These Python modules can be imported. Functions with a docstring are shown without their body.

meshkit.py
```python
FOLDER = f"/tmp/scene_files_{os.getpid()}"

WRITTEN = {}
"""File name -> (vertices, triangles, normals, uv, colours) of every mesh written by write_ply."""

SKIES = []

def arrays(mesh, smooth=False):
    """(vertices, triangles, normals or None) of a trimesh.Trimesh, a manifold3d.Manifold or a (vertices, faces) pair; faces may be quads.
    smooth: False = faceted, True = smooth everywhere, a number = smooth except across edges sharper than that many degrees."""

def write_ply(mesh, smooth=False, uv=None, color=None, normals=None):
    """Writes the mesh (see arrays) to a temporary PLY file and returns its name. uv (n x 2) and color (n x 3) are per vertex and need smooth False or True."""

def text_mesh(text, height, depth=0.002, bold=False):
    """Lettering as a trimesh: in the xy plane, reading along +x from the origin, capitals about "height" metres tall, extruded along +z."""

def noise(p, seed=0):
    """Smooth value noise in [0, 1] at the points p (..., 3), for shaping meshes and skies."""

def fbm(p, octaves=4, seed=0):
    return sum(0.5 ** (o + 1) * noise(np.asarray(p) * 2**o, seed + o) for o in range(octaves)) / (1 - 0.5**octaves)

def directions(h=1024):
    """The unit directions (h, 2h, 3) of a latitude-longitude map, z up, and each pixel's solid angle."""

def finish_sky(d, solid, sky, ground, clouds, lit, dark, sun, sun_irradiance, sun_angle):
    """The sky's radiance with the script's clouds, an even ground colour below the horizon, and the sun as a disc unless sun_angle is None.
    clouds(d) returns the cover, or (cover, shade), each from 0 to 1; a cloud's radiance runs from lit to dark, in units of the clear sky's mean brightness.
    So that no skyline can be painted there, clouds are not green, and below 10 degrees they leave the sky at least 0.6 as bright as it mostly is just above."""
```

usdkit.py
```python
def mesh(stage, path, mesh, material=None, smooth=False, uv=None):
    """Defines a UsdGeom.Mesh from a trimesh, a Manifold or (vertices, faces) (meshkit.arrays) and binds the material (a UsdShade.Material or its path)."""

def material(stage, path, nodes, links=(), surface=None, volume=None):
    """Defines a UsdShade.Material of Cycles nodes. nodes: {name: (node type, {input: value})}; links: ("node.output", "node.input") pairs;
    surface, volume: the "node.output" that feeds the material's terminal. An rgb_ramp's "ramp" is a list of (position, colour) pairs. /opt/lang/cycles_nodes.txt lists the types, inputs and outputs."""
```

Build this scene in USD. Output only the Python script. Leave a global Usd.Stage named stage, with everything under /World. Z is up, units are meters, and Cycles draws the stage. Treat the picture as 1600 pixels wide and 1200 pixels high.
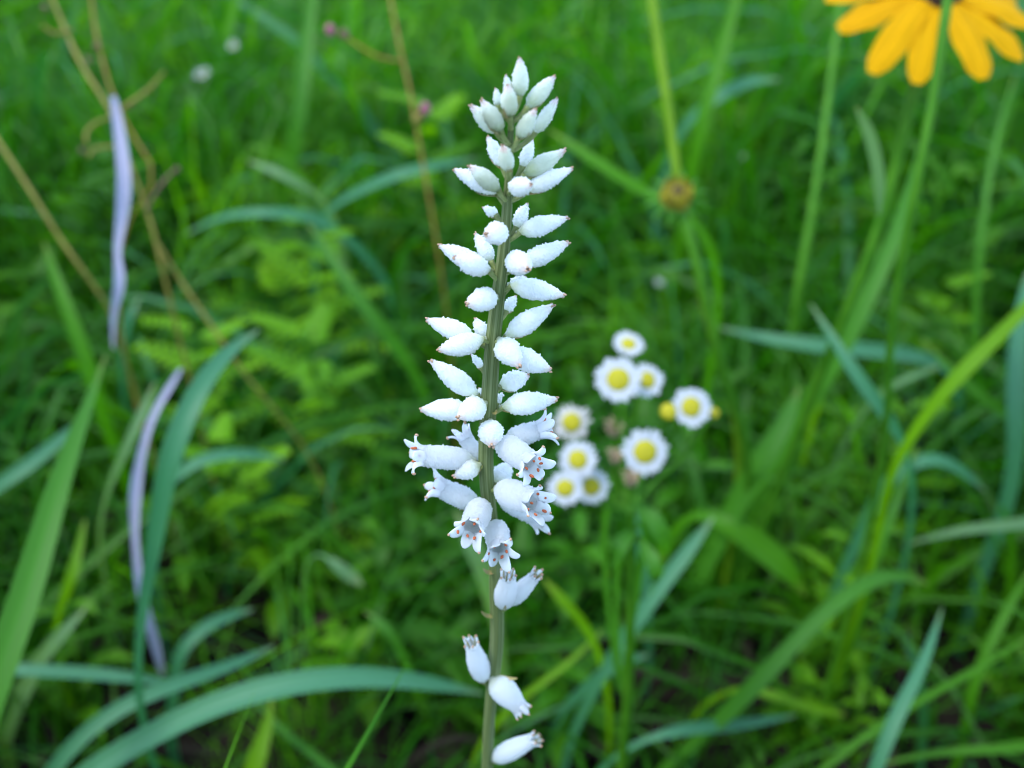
import math, random
import numpy as np
import trimesh
import usdkit, meshkit
from scipy.interpolate import PchipInterpolator
from pxr import Usd, UsdGeom, UsdLux, UsdShade, Gf, Sdf, Vt

random.seed(7)
R = np.random.default_rng(7)
stage = Usd.Stage.CreateInMemory()
UsdGeom.SetStageUpAxis(stage, UsdGeom.Tokens.z)
UsdGeom.SetStageMetersPerUnit(stage, 1.0)
UsdGeom.Xform.Define(stage, '/World')
UsdGeom.Scope.Define(stage, '/World/Looks')

# ------------------------------------------------------------------ camera, sky, sun
H, PITCH, F = 0.42, math.radians(30), 1537.0            # eye height, downward pitch, focal length in photo pixels
SP, CP = math.sin(PITCH), math.cos(PITCH)
EYE = np.array([0, 0, H])
FWD, RGT, UPV = np.array([0, CP, -SP]), np.array([1.0, 0, 0]), np.array([0, SP, CP])
cam = UsdGeom.Camera.Define(stage, '/World/camera')
cam.AddTransformOp().Set(Gf.Matrix4d(1, 0, 0, 0, 0, SP, CP, 0, 0, -CP, SP, 0, 0, 0, H, 1))
FOCAL = 19.2
cam.CreateFocalLengthAttr(FOCAL)
cam.CreateHorizontalApertureAttr(FOCAL * 1600 / F)
cam.CreateVerticalApertureAttr(FOCAL * 1200 / F)
cam.CreateClippingRangeAttr(Gf.Vec2f(0.01, 500))
cam.CreateFStopAttr(8.0)
cam.CreateFocusDistanceAttr(0.143)
cam.CreateExposureAttr(1.52)

SUN = np.array([-0.45, -0.25, 0.86]); SUN /= np.linalg.norm(SUN)
sun_el, sun_rot = math.asin(SUN[2]), math.atan2(SUN[0], SUN[1])
dome = UsdLux.DomeLight.Define(stage, '/World/sky')
sky_mat = usdkit.material(stage, '/World/Looks/sky_look', {
    "sky": ("sky_texture", {"sky_type": "single_scattering", "sun_disc": False, "sun_elevation": sun_el, "sun_rotation": sun_rot}),
    "tc": ("texture_coordinate", {}),
    "n": ("noise_texture", {"scale": 2.5, "detail": 6, "roughness": 0.6}),
    "r": ("rgb_ramp", {"ramp": [(0.25, (0.25, 0.25, 0.25)), (0.6, (0.8, 0.8, 0.8))]}),
    "m": ("mix_color", {"blend_type": "mix", "b": (3.6, 5.1, 7.4), "use_clamp": True}),
    "bg": ("background_shader", {"strength": 0.12})},
    [("tc.generated", "n.vector"), ("n.fac", "r.fac"), ("r.color", "m.fac"), ("sky.color", "m.a"), ("m.result", "bg.color")], surface="bg.background")
UsdShade.MaterialBindingAPI.Apply(dome.GetPrim()).Bind(sky_mat)
sun = UsdLux.DistantLight.Define(stage, '/World/sun')
zx = np.cross([0, 1.0, 0], SUN); zx /= np.linalg.norm(zx); zy = np.cross(SUN, zx)
sun.AddTransformOp().Set(Gf.Matrix4d(*zx, 0, *zy, 0, *SUN, 0, 0, 0, 0, 1))
sun.CreateNormalizeAttr(True); sun.CreateIntensityAttr(0.3); sun.CreateAngleAttr(14.0); sun.CreateColorAttr(Gf.Vec3f(1.0, 0.98, 0.95))

# ------------------------------------------------------------------ helpers
taken = {}
def numbered(parent, name):
    k = taken.get((parent, name), 0); taken[(parent, name)] = k + 1
    return f'{parent}/{name}' + (f'_{k:03d}' if k else '')
def keys(p, label=None, cat=None, group=None, kind=None):
    for k, v in (('label', label), ('category', cat), ('group', group), ('kind', kind)):
        if v: p.SetCustomDataByKey(k, v)
    return p
def obj(name, mesh, mat, parent='/World', smooth=True, uv=None, soft=None, **kw):
    path = numbered(str(parent), name)
    m = usdkit.mesh(stage, path, mesh, '/World/Looks/' + mat, smooth=smooth, uv=uv)
    m.CreateDoubleSidedAttr(True)
    if soft is not None:
        n = meshkit.arrays(mesh, True)[2] * .55 + meshkit.arrays(soft, True)[2] * .45
        m.GetNormalsAttr().Set(Vt.Vec3fArray.FromNumpy((n / np.linalg.norm(n, axis=1, keepdims=True)).astype(np.float32)))
    keys(m.GetPrim(), **kw)
    return path
def thing(name, label, cat, group=None):
    path = numbered('/World', name)
    keys(UsdGeom.Xform.Define(stage, path).GetPrim(), label, cat, group)
    return path
def at(px, py, d): return EYE + FWD * d + RGT * ((px - 800) / F * d) + UPV * ((600 - py) / F * d)
def depth_at_y(py, Y): return Y / (CP + (600 - py) / F * SP)
def ground_depth(py): return H / max(0.05, SP - (600 - py) / F * CP)
def unit(v): v = np.asarray(v, float); return v / max(np.linalg.norm(v), 1e-12)
def spline(P, n):
    P = np.asarray(P, float)
    t = np.concatenate([[0], np.cumsum(np.linalg.norm(np.diff(P[:, :3], axis=0), axis=1) + 1e-6)]); t /= t[-1]
    s = np.linspace(0, 1, n)
    if len(P) == 2: return P[0] + (P[1] - P[0]) * s[:, None]
    # Catmull-Rom style for the points, monotone for the widths
    from scipy.interpolate import CubicSpline
    q = CubicSpline(t, P[:, :3], bc_type='natural')(s) if len(P) > 3 else PchipInterpolator(t, P[:, :3])(s)
    if P.shape[1] > 3: q = np.hstack([q, PchipInterpolator(t, P[:, 3:])(s)])
    return q
def ribbon(P, n=22, face=None, fold=0.25, cols=5, wave=0.0, seed=0):
    """A leaf blade through rows (x, y, z, width), a shallow V in section. face: the way its upper side looks."""
    q = spline(P, n); c, w = q[:, :3], np.maximum(q[:, 3], 1e-4)
    T = np.gradient(c, axis=0); T /= np.linalg.norm(T, axis=1, keepdims=True) + 1e-12
    if face is None: face = unit(unit(EYE - c.mean(0)) + [0, 0, 0.7])
    S = np.cross(T, face); S /= np.linalg.norm(S, axis=1, keepdims=True) + 1e-9
    N = np.cross(S, T)
    u = np.linspace(-1, 1, cols)
    s = np.linspace(0, 1, n)
    off = fold * (np.abs(u)[None, :] - 0.5) * w[:, None] * 0.5
    ph = seed * 1.7
    off = off + wave * w[:, None] * np.sin(s[:, None] * 17 + ph + u[None, :] * 1.5) * np.abs(u)[None, :]
    V = c[:, None, :] + S[:, None, :] * (u[None, :, None] * w[:, None, None] * 0.5) + N[:, None, :] * off[:, :, None]
    uv = np.stack([np.broadcast_to((u + 1) / 2, (n, cols)), np.broadcast_to(s[:, None], (n, cols))], -1).reshape(-1, 2)
    return grid(V), uv
def grid(V, closed=False):
    n, m = V.shape[:2]
    i, j = np.meshgrid(np.arange(n - 1), np.arange(m if closed else m - 1), indexing='ij')
    a, b = i * m + j, i * m + (j + 1) % m
    f = np.stack([a, b, b + m, a + m], -1).reshape(-1, 4)
    return V.reshape(-1, 3), np.vstack([f[:, [0, 1, 2]], f[:, [0, 2, 3]]])
def frames(c):
    T = np.gradient(c, axis=0); T /= np.linalg.norm(T, axis=1, keepdims=True) + 1e-12
    a = unit(np.cross(T[0], [0.31, 0.9, 0.2])); A = []
    for t in T:
        a = unit(a - t * (a @ t)); A.append(a)
    A = np.array(A); return T, A, np.cross(T, A)
def tube(P, n=20, sides=8, ribs=0, ribamp=0.0, cap=True):
    """A stem through rows (x, y, z, radius)."""
    q = spline(P, n); c, r = q[:, :3], np.maximum(q[:, 3], 5e-5)
    T, A, B = frames(c)
    th = np.linspace(0, 2 * np.pi, sides, endpoint=False)
    rr = r[:, None] * (1 + ribamp * np.cos(ribs * th)[None, :])
    V = c[:, None] + A[:, None] * (np.cos(th)[None, :, None] * rr[..., None]) + B[:, None] * (np.sin(th)[None, :, None] * rr[..., None])
    if cap: V = np.concatenate([np.repeat(c[:1, None], sides, 1), V, np.repeat(c[-1:, None], sides, 1)])
    return grid(V, True)
def join(parts):
    vs, fs, n = [], [], 0
    for v, f in parts:
        vs.append(v); fs.append(f + n); n += len(v)
    return np.vstack(vs), np.vstack(fs)
def basis(axis, roll=0.0):
    z = unit(axis); x = unit(np.cross(z, [0.2, 0.1, 1.0] if abs(z[2]) < 0.9 else [1.0, 0.2, 0])); y = np.cross(z, x)
    c, s = math.cos(roll), math.sin(roll)
    return np.stack([x * c + y * s, y * c - x * s, z], 1)
ICO = trimesh.creation.icosphere(2)
def blob(c, r, rot=None):
    v = np.array(ICO.vertices) * r
    return (v if rot is None else v @ rot.T) + c, np.array(ICO.faces)

# ------------------------------------------------------------------ materials
def leaf(name, dark, light, trans, fac=0.38, rough=0.55, spec=0.25, vein=0.22, tip=True):
    straw = (0.30, 0.24, 0.07) if tip else light
    usdkit.material(stage, '/World/Looks/' + name, {
        "g": ("geometry", {}), "f": ("math", {"math_type": "multiply_add", "value2": 0.55}), "oi": ("object_info", {}), "o2": ("math", {"math_type": "multiply", "value2": 0.45}),
        "r": ("rgb_ramp", {"ramp": [(0.05, dark), (0.95, light)]}),
        "uv": ("uvmap", {"attribute": "st"}), "map": ("mapping", {"scale": (16, 1.1, 1)}), "s": ("separate_xyz", {}),
        "st": ("noise_texture", {"scale": 2.0, "detail": 3}), "sr": ("rgb_ramp", {"ramp": [(0.3, (1 - vein,) * 3), (0.7, (1 + vein * 0.6,) * 3)]}),
        "rib": ("rgb_ramp", {"ramp": [(0.44, (1, 1, 1)), (0.49, (1.35, 1.3, 1.5)), (0.51, (1.35, 1.3, 1.5)), (0.56, (1, 1, 1))]}),
        "na": ("math", {"math_type": "multiply_add", "value2": 0.25}), "tm": ("map_range", {"clamp": True, "from_min": 1.07, "from_max": 1.17, "to_min": 0, "to_max": 0.6}),
        "mul": ("mix_color", {"blend_type": "multiply", "fac": 1.0}), "mul2": ("mix_color", {"blend_type": "multiply", "fac": 1.0}), "tp": ("mix_color", {"b": straw}),
        "hs": ("mix_color", {"blend_type": "multiply", "fac": 1.0, "b": trans}),
        "p": ("principled_bsdf", {"roughness": rough, "specular_ior_level": spec}), "t": ("translucent_bsdf", {}), "x": ("mix_closure", {"fac": fac})},
        [("oi.random", "o2.value1"), ("g.random_per_island", "f.value1"), ("o2.value", "f.value3"), ("f.value", "r.fac"),
         ("uv.UV", "map.vector"), ("map.vector", "st.vector"), ("st.fac", "sr.fac"), ("r.color", "mul.a"), ("sr.color", "mul.b"), ("uv.UV", "s.vector"), ("s.x", "rib.fac"), ("mul.result", "mul2.a"), ("rib.color", "mul2.b"),
         ("st.fac", "na.value1"), ("s.y", "na.value3"), ("na.value", "tm.value"), ("tm.result", "tp.fac"), ("mul2.result", "tp.a"),
         ("tp.result", "p.base_color"), ("tp.result", "hs.a"), ("hs.result", "t.color"), ("p.BSDF", "x.closure1"), ("t.BSDF", "x.closure2")], surface="x.closure")
def soft_leaf(name, ramp, trans, fac=0.42):
    """The look of the uncounted grass: one tone for each blade, light coming through."""
    usdkit.material(stage, '/World/Looks/' + name, {
        "g": ("geometry", {}), "r": ("rgb_ramp", {"ramp": ramp}), "hs": ("mix_color", {"blend_type": "multiply", "fac": 1.0, "b": trans}),
        "n": ("noise_texture", {"scale": 7.5, "detail": 2}), "na": ("math", {"math_type": "multiply_add", "value2": 1.9, "value3": -0.95}), "sum": ("math", {"math_type": "add", "use_clamp": True}), "d": ("principled_bsdf", {"roughness": 0.5, "specular_ior_level": 0.28}), "t": ("translucent_bsdf", {}), "x": ("mix_closure", {"fac": fac})},
        [("g.position", "n.vector"), ("n.fac", "na.value1"), ("na.value", "sum.value1"), ("g.random_per_island", "sum.value2"), ("sum.value", "r.fac"), ("r.color", "d.base_color"), ("r.color", "hs.a"), ("hs.result", "t.color"), ("d.BSDF", "x.closure1"), ("t.BSDF", "x.closure2")], surface="x.closure")
def plain(name, ramp, scale=200, rough=0.6, bump=0.0, spec=0.4, sss=0.0, dist=0.0005):
    nodes = {"g": ("geometry", {}), "n": ("noise_texture", {"scale": scale, "detail": 4}), "r": ("rgb_ramp", {"ramp": ramp}),
             "p": ("principled_bsdf", {"roughness": rough, "specular_ior_level": spec, "subsurface_weight": sss, "subsurface_scale": 0.0008, "subsurface_radius": (1, 1, 1)})}
    links = [("g.position", "n.vector"), ("n.fac", "r.fac"), ("r.color", "p.base_color")]
    if bump:
        nodes["b"] = ("bump", {"strength": bump, "distance": dist}); links += [("n.fac", "b.height"), ("b.normal", "p.normal")]
    usdkit.material(stage, '/World/Looks/' + name, nodes, links, surface="p.BSDF")
TR = (2.5, 2.15, 0.05)
leaf('blue_blade', (0.040, 0.175, 0.075), (0.078, 0.250, 0.125), (1.1, 1.4, 0.5), 0.28, 0.55, 0.38)
leaf('green_blade', (0.034, 0.155, 0.001), (0.075, 0.260, 0.002), TR, 0.40)
leaf('mid_blade', (0.040, 0.165, 0.010), (0.070, 0.235, 0.026), TR, 0.36)
leaf('lime_blade', (0.100, 0.250, 0.001), (0.160, 0.340, 0.001), TR, 0.42)
leaf('pale_blade', (0.080, 0.190, 0.070), (0.150, 0.270, 0.120), TR, 0.32, 0.5)
leaf('weed_look', (0.060, 0.200, 0.001), (0.150, 0.350, 0.001), TR, 0.42)
leaf('fern_look', (0.095, 0.270, 0.001), (0.220, 0.440, 0.001), TR, 0.45)
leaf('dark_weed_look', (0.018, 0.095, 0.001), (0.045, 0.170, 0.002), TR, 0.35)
STRAW = (0.22, 0.17, 0.07)
soft_leaf('grass_look', [(0, (0.018, 0.115, 0.002)), (.35, (0.070, 0.240, 0.003)), (.52, (0.064, 0.270, 0.080)), (.68, (0.125, 0.325, 0.003)), (.95, (0.230, 0.430, 0.003)), (.965, STRAW), (1, STRAW)], TR)
soft_leaf('fine_grass_look', [(0, (0.028, 0.140, 0.001)), (.4, (0.105, 0.300, 0.002)), (.56, (0.070, 0.285, 0.075)), (.7, (0.140, 0.345, 0.002)), (.94, (0.240, 0.440, 0.003)), (.98, STRAW), (1, STRAW)], TR)
soft_leaf('blue_grass_look', [(0, (0.030, 0.155, 0.045)), (.9, (0.085, 0.265, 0.125)), (.97, STRAW)], (1.2, 1.4, .4), .35)
soft_leaf('arching_look', [(0, (0.018, 0.105, 0.001)), (.4, (0.060, 0.210, 0.004)), (.68, (0.070, 0.265, 0.095)), (.96, (0.190, 0.370, 0.003)), (1, STRAW)], TR)
soft_leaf('cover_look', [(0, (0.032, 0.135, 0.001)), (.4, (0.125, 0.320, 0.001)), (1, (0.290, 0.490, 0.001))], TR)
leaf('dry_leaf', (0.30, 0.30, 0.40), (0.46, 0.45, 0.55), (1, 1, 1), 0.2, 0.7, 0.2, 0.45)
leaf('yellow_petal', (0.60, 0.29, 0.001), (0.74, 0.42, 0.002), (1.0, 0.75, 0.2), 0.3, 0.8, 0.1, 0.22, False)
leaf('ray_white', (0.58, 0.60, 0.64), (0.68, 0.70, 0.72), (1, 1, 1), 0.35, 0.7, 0.2, 0.06, False)
leaf('ray_faded', (0.56, 0.53, 0.51), (0.68, 0.65, 0.64), (1, 1, 1), 0.3, 0.7, 0.2, 0.1, False)
leaf('litter_look', (0.012, 0.009, 0.006), (0.070, 0.052, 0.036), (1, 1, 1), 0.15, 0.8, 0.2, 0.3, False)
plain('stem_green', [(0.3, (0.034, 0.145, 0.003)), (0.7, (0.062, 0.200, 0.008))], 90, 0.6, spec=0.2)
plain('stem_lime', [(0.3, (0.09, 0.20, 0.002)), (0.7, (0.13, 0.25, 0.006))], 90, 0.6, spec=0.2)
plain('straw', [(0.3, (0.15, 0.13, 0.014)), (0.7, (0.24, 0.20, 0.032))], 120, 0.65)
plain('straw_red', [(0.3, (0.18, 0.11, 0.010)), (0.7, (0.26, 0.16, 0.022))], 120, 0.65)
plain('brown_bit', [(0.3, (0.09, 0.05, 0.035)), (0.7, (0.17, 0.09, 0.06))], 200, 0.7)
plain('pink_bud', [(0.3, (0.26, 0.06, 0.11)), (0.7, (0.36, 0.11, 0.16))], 200, 0.6)
plain('disc_yellow', [(0.3, (0.28, 0.255, 0.003)), (0.7, (0.46, 0.40, 0.006))], 1800, 0.7, 0.8)
plain('disc_faded', [(0.3, (0.20, 0.16, 0.08)), (0.7, (0.34, 0.26, 0.17))], 1200, 0.8, 0.8)
plain('cone_brown', [(0.3, (0.018, 0.008, 0.006)), (0.7, (0.06, 0.028, 0.015))], 1500, 0.75, 0.8)
plain('cone_gold', [(0.3, (0.07, 0.065, 0.004)), (0.7, (0.32, 0.26, 0.008))], 1200, 0.75, 0.8)
plain('anther', [(0.3, (0.34, 0.065, 0.022)), (0.7, (0.48, 0.12, 0.04))], 3000, 0.6)
plain('tip_brown', [(0.3, (0.32, 0.18, 0.10)), (0.7, (0.50, 0.34, 0.24))], 3000, 0.7)
plain('pedicel_look', [(0.3, (0.13, 0.18, 0.045)), (0.7, (0.24, 0.27, 0.10))], 1500, 0.6)
plain('bract', [(0.3, (0.20, 0.22, 0.06)), (0.6, (0.30, 0.24, 0.10)), (0.75, (0.36, 0.16, 0.08))], 1500, 0.6)
plain('soil', [(0.3, (0.007, 0.006, 0.005)), (0.5, (0.013, 0.010, 0.008)), (0.7, (0.026, 0.020, 0.015))], 40, 0.95, 0.6, 0.1, dist=0.01)
def floret_look(name, base, mid, white, tip):
    usdkit.material(stage, '/World/Looks/' + name, {
        "uv": ("uvmap", {"attribute": "st"}), "s": ("separate_xyz", {}), "g": ("geometry", {}),
        "n": ("noise_texture", {"scale": 900, "detail": 3}), "na": ("math", {"math_type": "multiply_add", "value2": 0.16, "value3": -0.08}),
        "a": ("math", {"math_type": "add"}),
        "r": ("rgb_ramp", {"ramp": [(0.0, base), (0.10, base), (0.24, mid), (0.42, white), (0.80, white), (0.93, tip), (1, tip)]}),
        "b": ("bump", {"strength": 0.22, "distance": 0.0002}), "n2": ("noise_texture", {"scale": 2600, "detail": 2}), "t": ("translucent_bsdf", {"color": (0.8, 0.82, 0.86)}), "x": ("mix_closure", {"fac": 0.35}),
        "p": ("principled_bsdf", {"roughness": 0.75, "specular_ior_level": 0.3, "subsurface_weight": 0.75, "subsurface_scale": 0.0016, "subsurface_radius": (1, 1, 1)})},
        [("uv.UV", "s.vector"), ("g.position", "n.vector"), ("n.fac", "na.value1"), ("s.y", "a.value1"), ("na.value", "a.value2"), ("a.value", "r.fac"),
         ("g.position", "n2.vector"), ("n2.fac", "b.height"), ("b.normal", "p.normal"), ("r.color", "p.base_color"), ("p.BSDF", "x.closure1"), ("t.BSDF", "x.closure2")], surface="p.BSDF" if name != 'flower_white' else "x.closure")
WHITE = (0.515, 0.53, 0.55)
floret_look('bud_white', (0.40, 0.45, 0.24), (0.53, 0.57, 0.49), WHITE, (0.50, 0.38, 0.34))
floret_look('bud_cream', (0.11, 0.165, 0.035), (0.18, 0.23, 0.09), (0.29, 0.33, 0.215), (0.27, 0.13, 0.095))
floret_look('flower_white', (0.46, 0.50, 0.34), (0.55, 0.58, 0.55), WHITE, WHITE)
usdkit.material(stage, '/World/Looks/lobe_white', {"p": ("principled_bsdf", {"base_color": (0.51, 0.525, 0.57), "roughness": 0.6, "specular_ior_level": 0.3, "subsurface_weight": 0.6, "subsurface_scale": 0.0012, "subsurface_radius": (1, 1, 1)})}, surface="p.BSDF")
usdkit.material(stage, '/World/Looks/spike_stem', {
    "uv": ("uvmap", {"attribute": "st"}), "map": ("mapping", {"scale": (30, 6, 1)}), "n": ("noise_texture", {"scale": 1, "detail": 4}), "s": ("separate_xyz", {}),
    "r": ("rgb_ramp", {"ramp": [(0.32, (0.060, 0.085, 0.022)), (0.5, (0.105, 0.140, 0.045)), (0.68, (0.170, 0.205, 0.090))]}),
    "r2": ("rgb_ramp", {"ramp": [(0.32, (0.036, 0.075, 0.004)), (0.5, (0.060, 0.105, 0.008)), (0.68, (0.09, 0.14, 0.016))]}),
    "h": ("rgb_ramp", {"ramp": [(0.25, (0, 0, 0)), (0.55, (1, 1, 1))]}), "m": ("mix_color", {}),
    "p": ("principled_bsdf", {"roughness": 0.6, "specular_ior_level": 0.3})},
    [("uv.UV", "map.vector"), ("map.vector", "n.vector"), ("n.fac", "r.fac"), ("n.fac", "r2.fac"), ("uv.UV", "s.vector"), ("s.y", "h.fac"), ("h.color", "m.fac"),
     ("r.color", "m.b"), ("r2.color", "m.a"), ("m.result", "p.base_color")], surface="p.BSDF")

# ------------------------------------------------------------------ ground
def ground():
    xs = np.unique(np.concatenate([np.linspace(-120, 120, 41), np.linspace(-4, 4, 121)]))
    ys = np.unique(np.concatenate([np.linspace(-120, 120, 41), np.linspace(-1, 6, 121)]))
    X, Y = np.meshgrid(xs, ys, indexing='ij')
    Z = (meshkit.fbm(np.stack([X * 6, Y * 6, X * 0], -1), 3, 3) - 0.5) * 0.035 - 0.006
    obj('ground', grid(np.stack([X, Y, Z], -1)), 'soil', label='dark soil and litter under the meadow grass', cat='ground', kind='structure')
ground()

# ------------------------------------------------------------------ the white flower spike
DY = 0.127                                                # distance of the upright spike in front of the lens
def sp(px, py, toward=0.0): return at(px, py, depth_at_y(py, DY - toward))
spike = thing('white_flower_spike', 'tall white flower spike in sharp focus with mealy buds on a ribbed stem', 'wildflower')
STEM = [(808, 130, 6), (799, 190, 9), (796, 250, 11), (792, 330, 16), (786, 400, 19), (776, 480, 22), (768, 560, 24), (763, 640, 25), (759, 700, 23), (761, 760, 22), (768, 820, 20),
        (773, 870, 19), (775, 920, 21), (776, 1000, 21), (770, 1065, 19), (764, 1130, 17), (761, 1200, 17), (760, 1260, 17)]
rows = [np.append(sp(x, y), w / F * depth_at_y(y, DY) / 2) for x, y, w in STEM]
rows.append(np.array([rows[-1][0] - 0.003, DY + 0.004, 0.0, 0.0021]))
rows = np.array(rows)[::-1]
sv, sf = tube(rows, 150, 32, 9, 0.075, cap=False)
suv = np.stack([np.tile(np.arange(32) / 32, 150), np.repeat(np.linspace(0, 1, 150), 32)], 1)
obj('stem', (sv, sf), 'spike_stem', spike, uv=suv)

BUDV = [0, .05, .12, .22, .34, .46, .6, .74, .86, .94, 1.0]
BUDR = [.18, .22, .42, .74, .95, 1.0, .92, .72, .47, .28, .17]
TUBV = [0, .06, .14, .28, .45, .65, .85, 1.0]
TUBR = [.20, .30, .58, .88, 1.0, 1.0, .93, .90]
def mealy(p, nrm, seed, amp):
    k = meshkit.noise(p / 0.00021, seed); k2 = meshkit.noise(p / 0.0008, seed + 5); k3 = meshkit.noise(p / 0.00034, seed + 9)
    return p + nrm * (np.clip(k - 0.62, 0, 0.3) * 4.0 * amp + np.clip(k3 - 0.64, 0, 0.3) * 2.4 * amp + (k2 - 0.5) * amp * 0.35)[..., None]
def shell(L, Rr, pv, pr, seed, rings=78, seg=64, lobes=0.035, amp=0.00022, bend=0.0, close=True):
    v = np.linspace(0, 1, rings); r = PchipInterpolator(pv, pr)(v) * Rr
    th = np.linspace(0, 2 * np.pi, seg + 1)
    groove = 1 + lobes * np.cos(3 * th)[None, :] * np.clip(v * 1.6 - 0.3, 0, 1)[:, None] - 0.05 * np.exp(-((np.cos(3 * th / 2 + 0.4)) / 0.25) ** 2)[None, :] * np.clip(v * 1.5 - 0.4, 0, 1)[:, None]
    rr = r[:, None] * groove
    P = np.stack([rr * np.cos(th), rr * np.sin(th) + (bend * L * (v * (1 - v)) * 4)[:, None], np.broadcast_to(v[:, None] * L, rr.shape)], -1)
    nrm = np.stack([np.cos(th) + 0 * rr, np.sin(th) + 0 * rr, 0 * rr], -1)
    fade = np.clip(v / 0.18, 0.1, 1)[:, None] * np.clip((1.04 - v) / 0.12, 0.2, 1)[:, None]
    Q = mealy(P, nrm, seed, amp); Q = P + (Q - P) * fade[..., None]
    Q[:, -1] = Q[:, 0]
    uv = np.stack([np.broadcast_to(th / (2 * np.pi), rr.shape), np.broadcast_to(v[:, None], rr.shape)], -1).reshape(-1, 2)
    global under; under = grid(P)
    return grid(Q), uv
def place(vf, Bm, o): return vf[0] @ Bm.T + o, vf[1]
def floret_axis(bx, by, tx, ty, dyb, dyt):
    a, b = sp(bx, by, dyb / 1000), sp(tx, ty, dyt / 1000)
    return a, b - a, np.linalg.norm(b - a), 0.5 * (depth_at_y(by, DY) + depth_at_y(ty, DY)) / F
def bract(parent, o, Bm, L, Rr, seed):
    rg = np.random.default_rng(seed)
    down = Bm.T @ np.array([0, 0, -1.0]); a = math.atan2(down[1], down[0]) + rg.uniform(-.5, .5)
    d = np.array([math.cos(a), math.sin(a), 0])
    pts = np.array([[*(d * Rr * .2), .0003 * 2], [*(d * Rr * .55 + [0, 0, L * .12]), .0008], [*(d * Rr * .95 + [0, 0, L * .28]), .0006], [*(d * Rr * 1.12 + [0, 0, L * .45]), .00015]])
    vf, uv = ribbon(pts, 10, face=d, fold=0.4, cols=3)
    obj('bract', place(vf, Bm, o), 'bract', parent, uv=uv)
STEMLINE = spline(rows, 400)
def pedicel(parent, o, d):
    c = STEMLINE[np.argmin(np.abs(STEMLINE[:, 2] - (o[2] - .0016)))][:3]
    obj('pedicel', tube(np.array([[*c, .00045], [*((c + o) / 2 + [0, 0, -.0003]), .00036], [*(o + d * .0006), .0005]]), 8, 7), 'pedicel_look', parent)
def bud(k, bx, by, tx, ty, w, dyt=0.0, dyb=0.0, mat='bud_white', br=False):
    o, ax, L, s = floret_axis(bx, by, tx, ty, dyb, dyt); Rr = w * s / 2 * .88 * (1 + .05 * math.sin(k * 2.3))
    Bm = basis(ax, k * 1.3)
    tw = .07 * math.sin(k * 1.7); prof = [r * (1 + tw * math.cos(3.1 * v)) for v, r in zip(BUDV, BUDR)]
    vf, uv = shell(L, Rr, BUDV, prof, 11 + k, bend=((k * 37) % 7 - 3) * 0.006, amp=0.00022 if mat == 'bud_white' else 0.00014)
    p = obj('bud', place(vf, Bm, o), mat, spike, uv=uv, soft=place(under, Bm, o)); pedicel(p, o, unit(ax))
    kn = []
    for i in range(3):
        a = i * 2.1 + k
        kn.append(blob(np.array([math.cos(a) * Rr * .17, math.sin(a) * Rr * .17, L * (0.97 + 0.03 * (i % 2))]), np.array([Rr * .12, Rr * .12, Rr * .19])))
    obj('tip', place(join(kn), Bm, o), 'tip_brown', p)
    if br or k % 3 == 0: bract(p, o, Bm, L, Rr, k)
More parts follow.
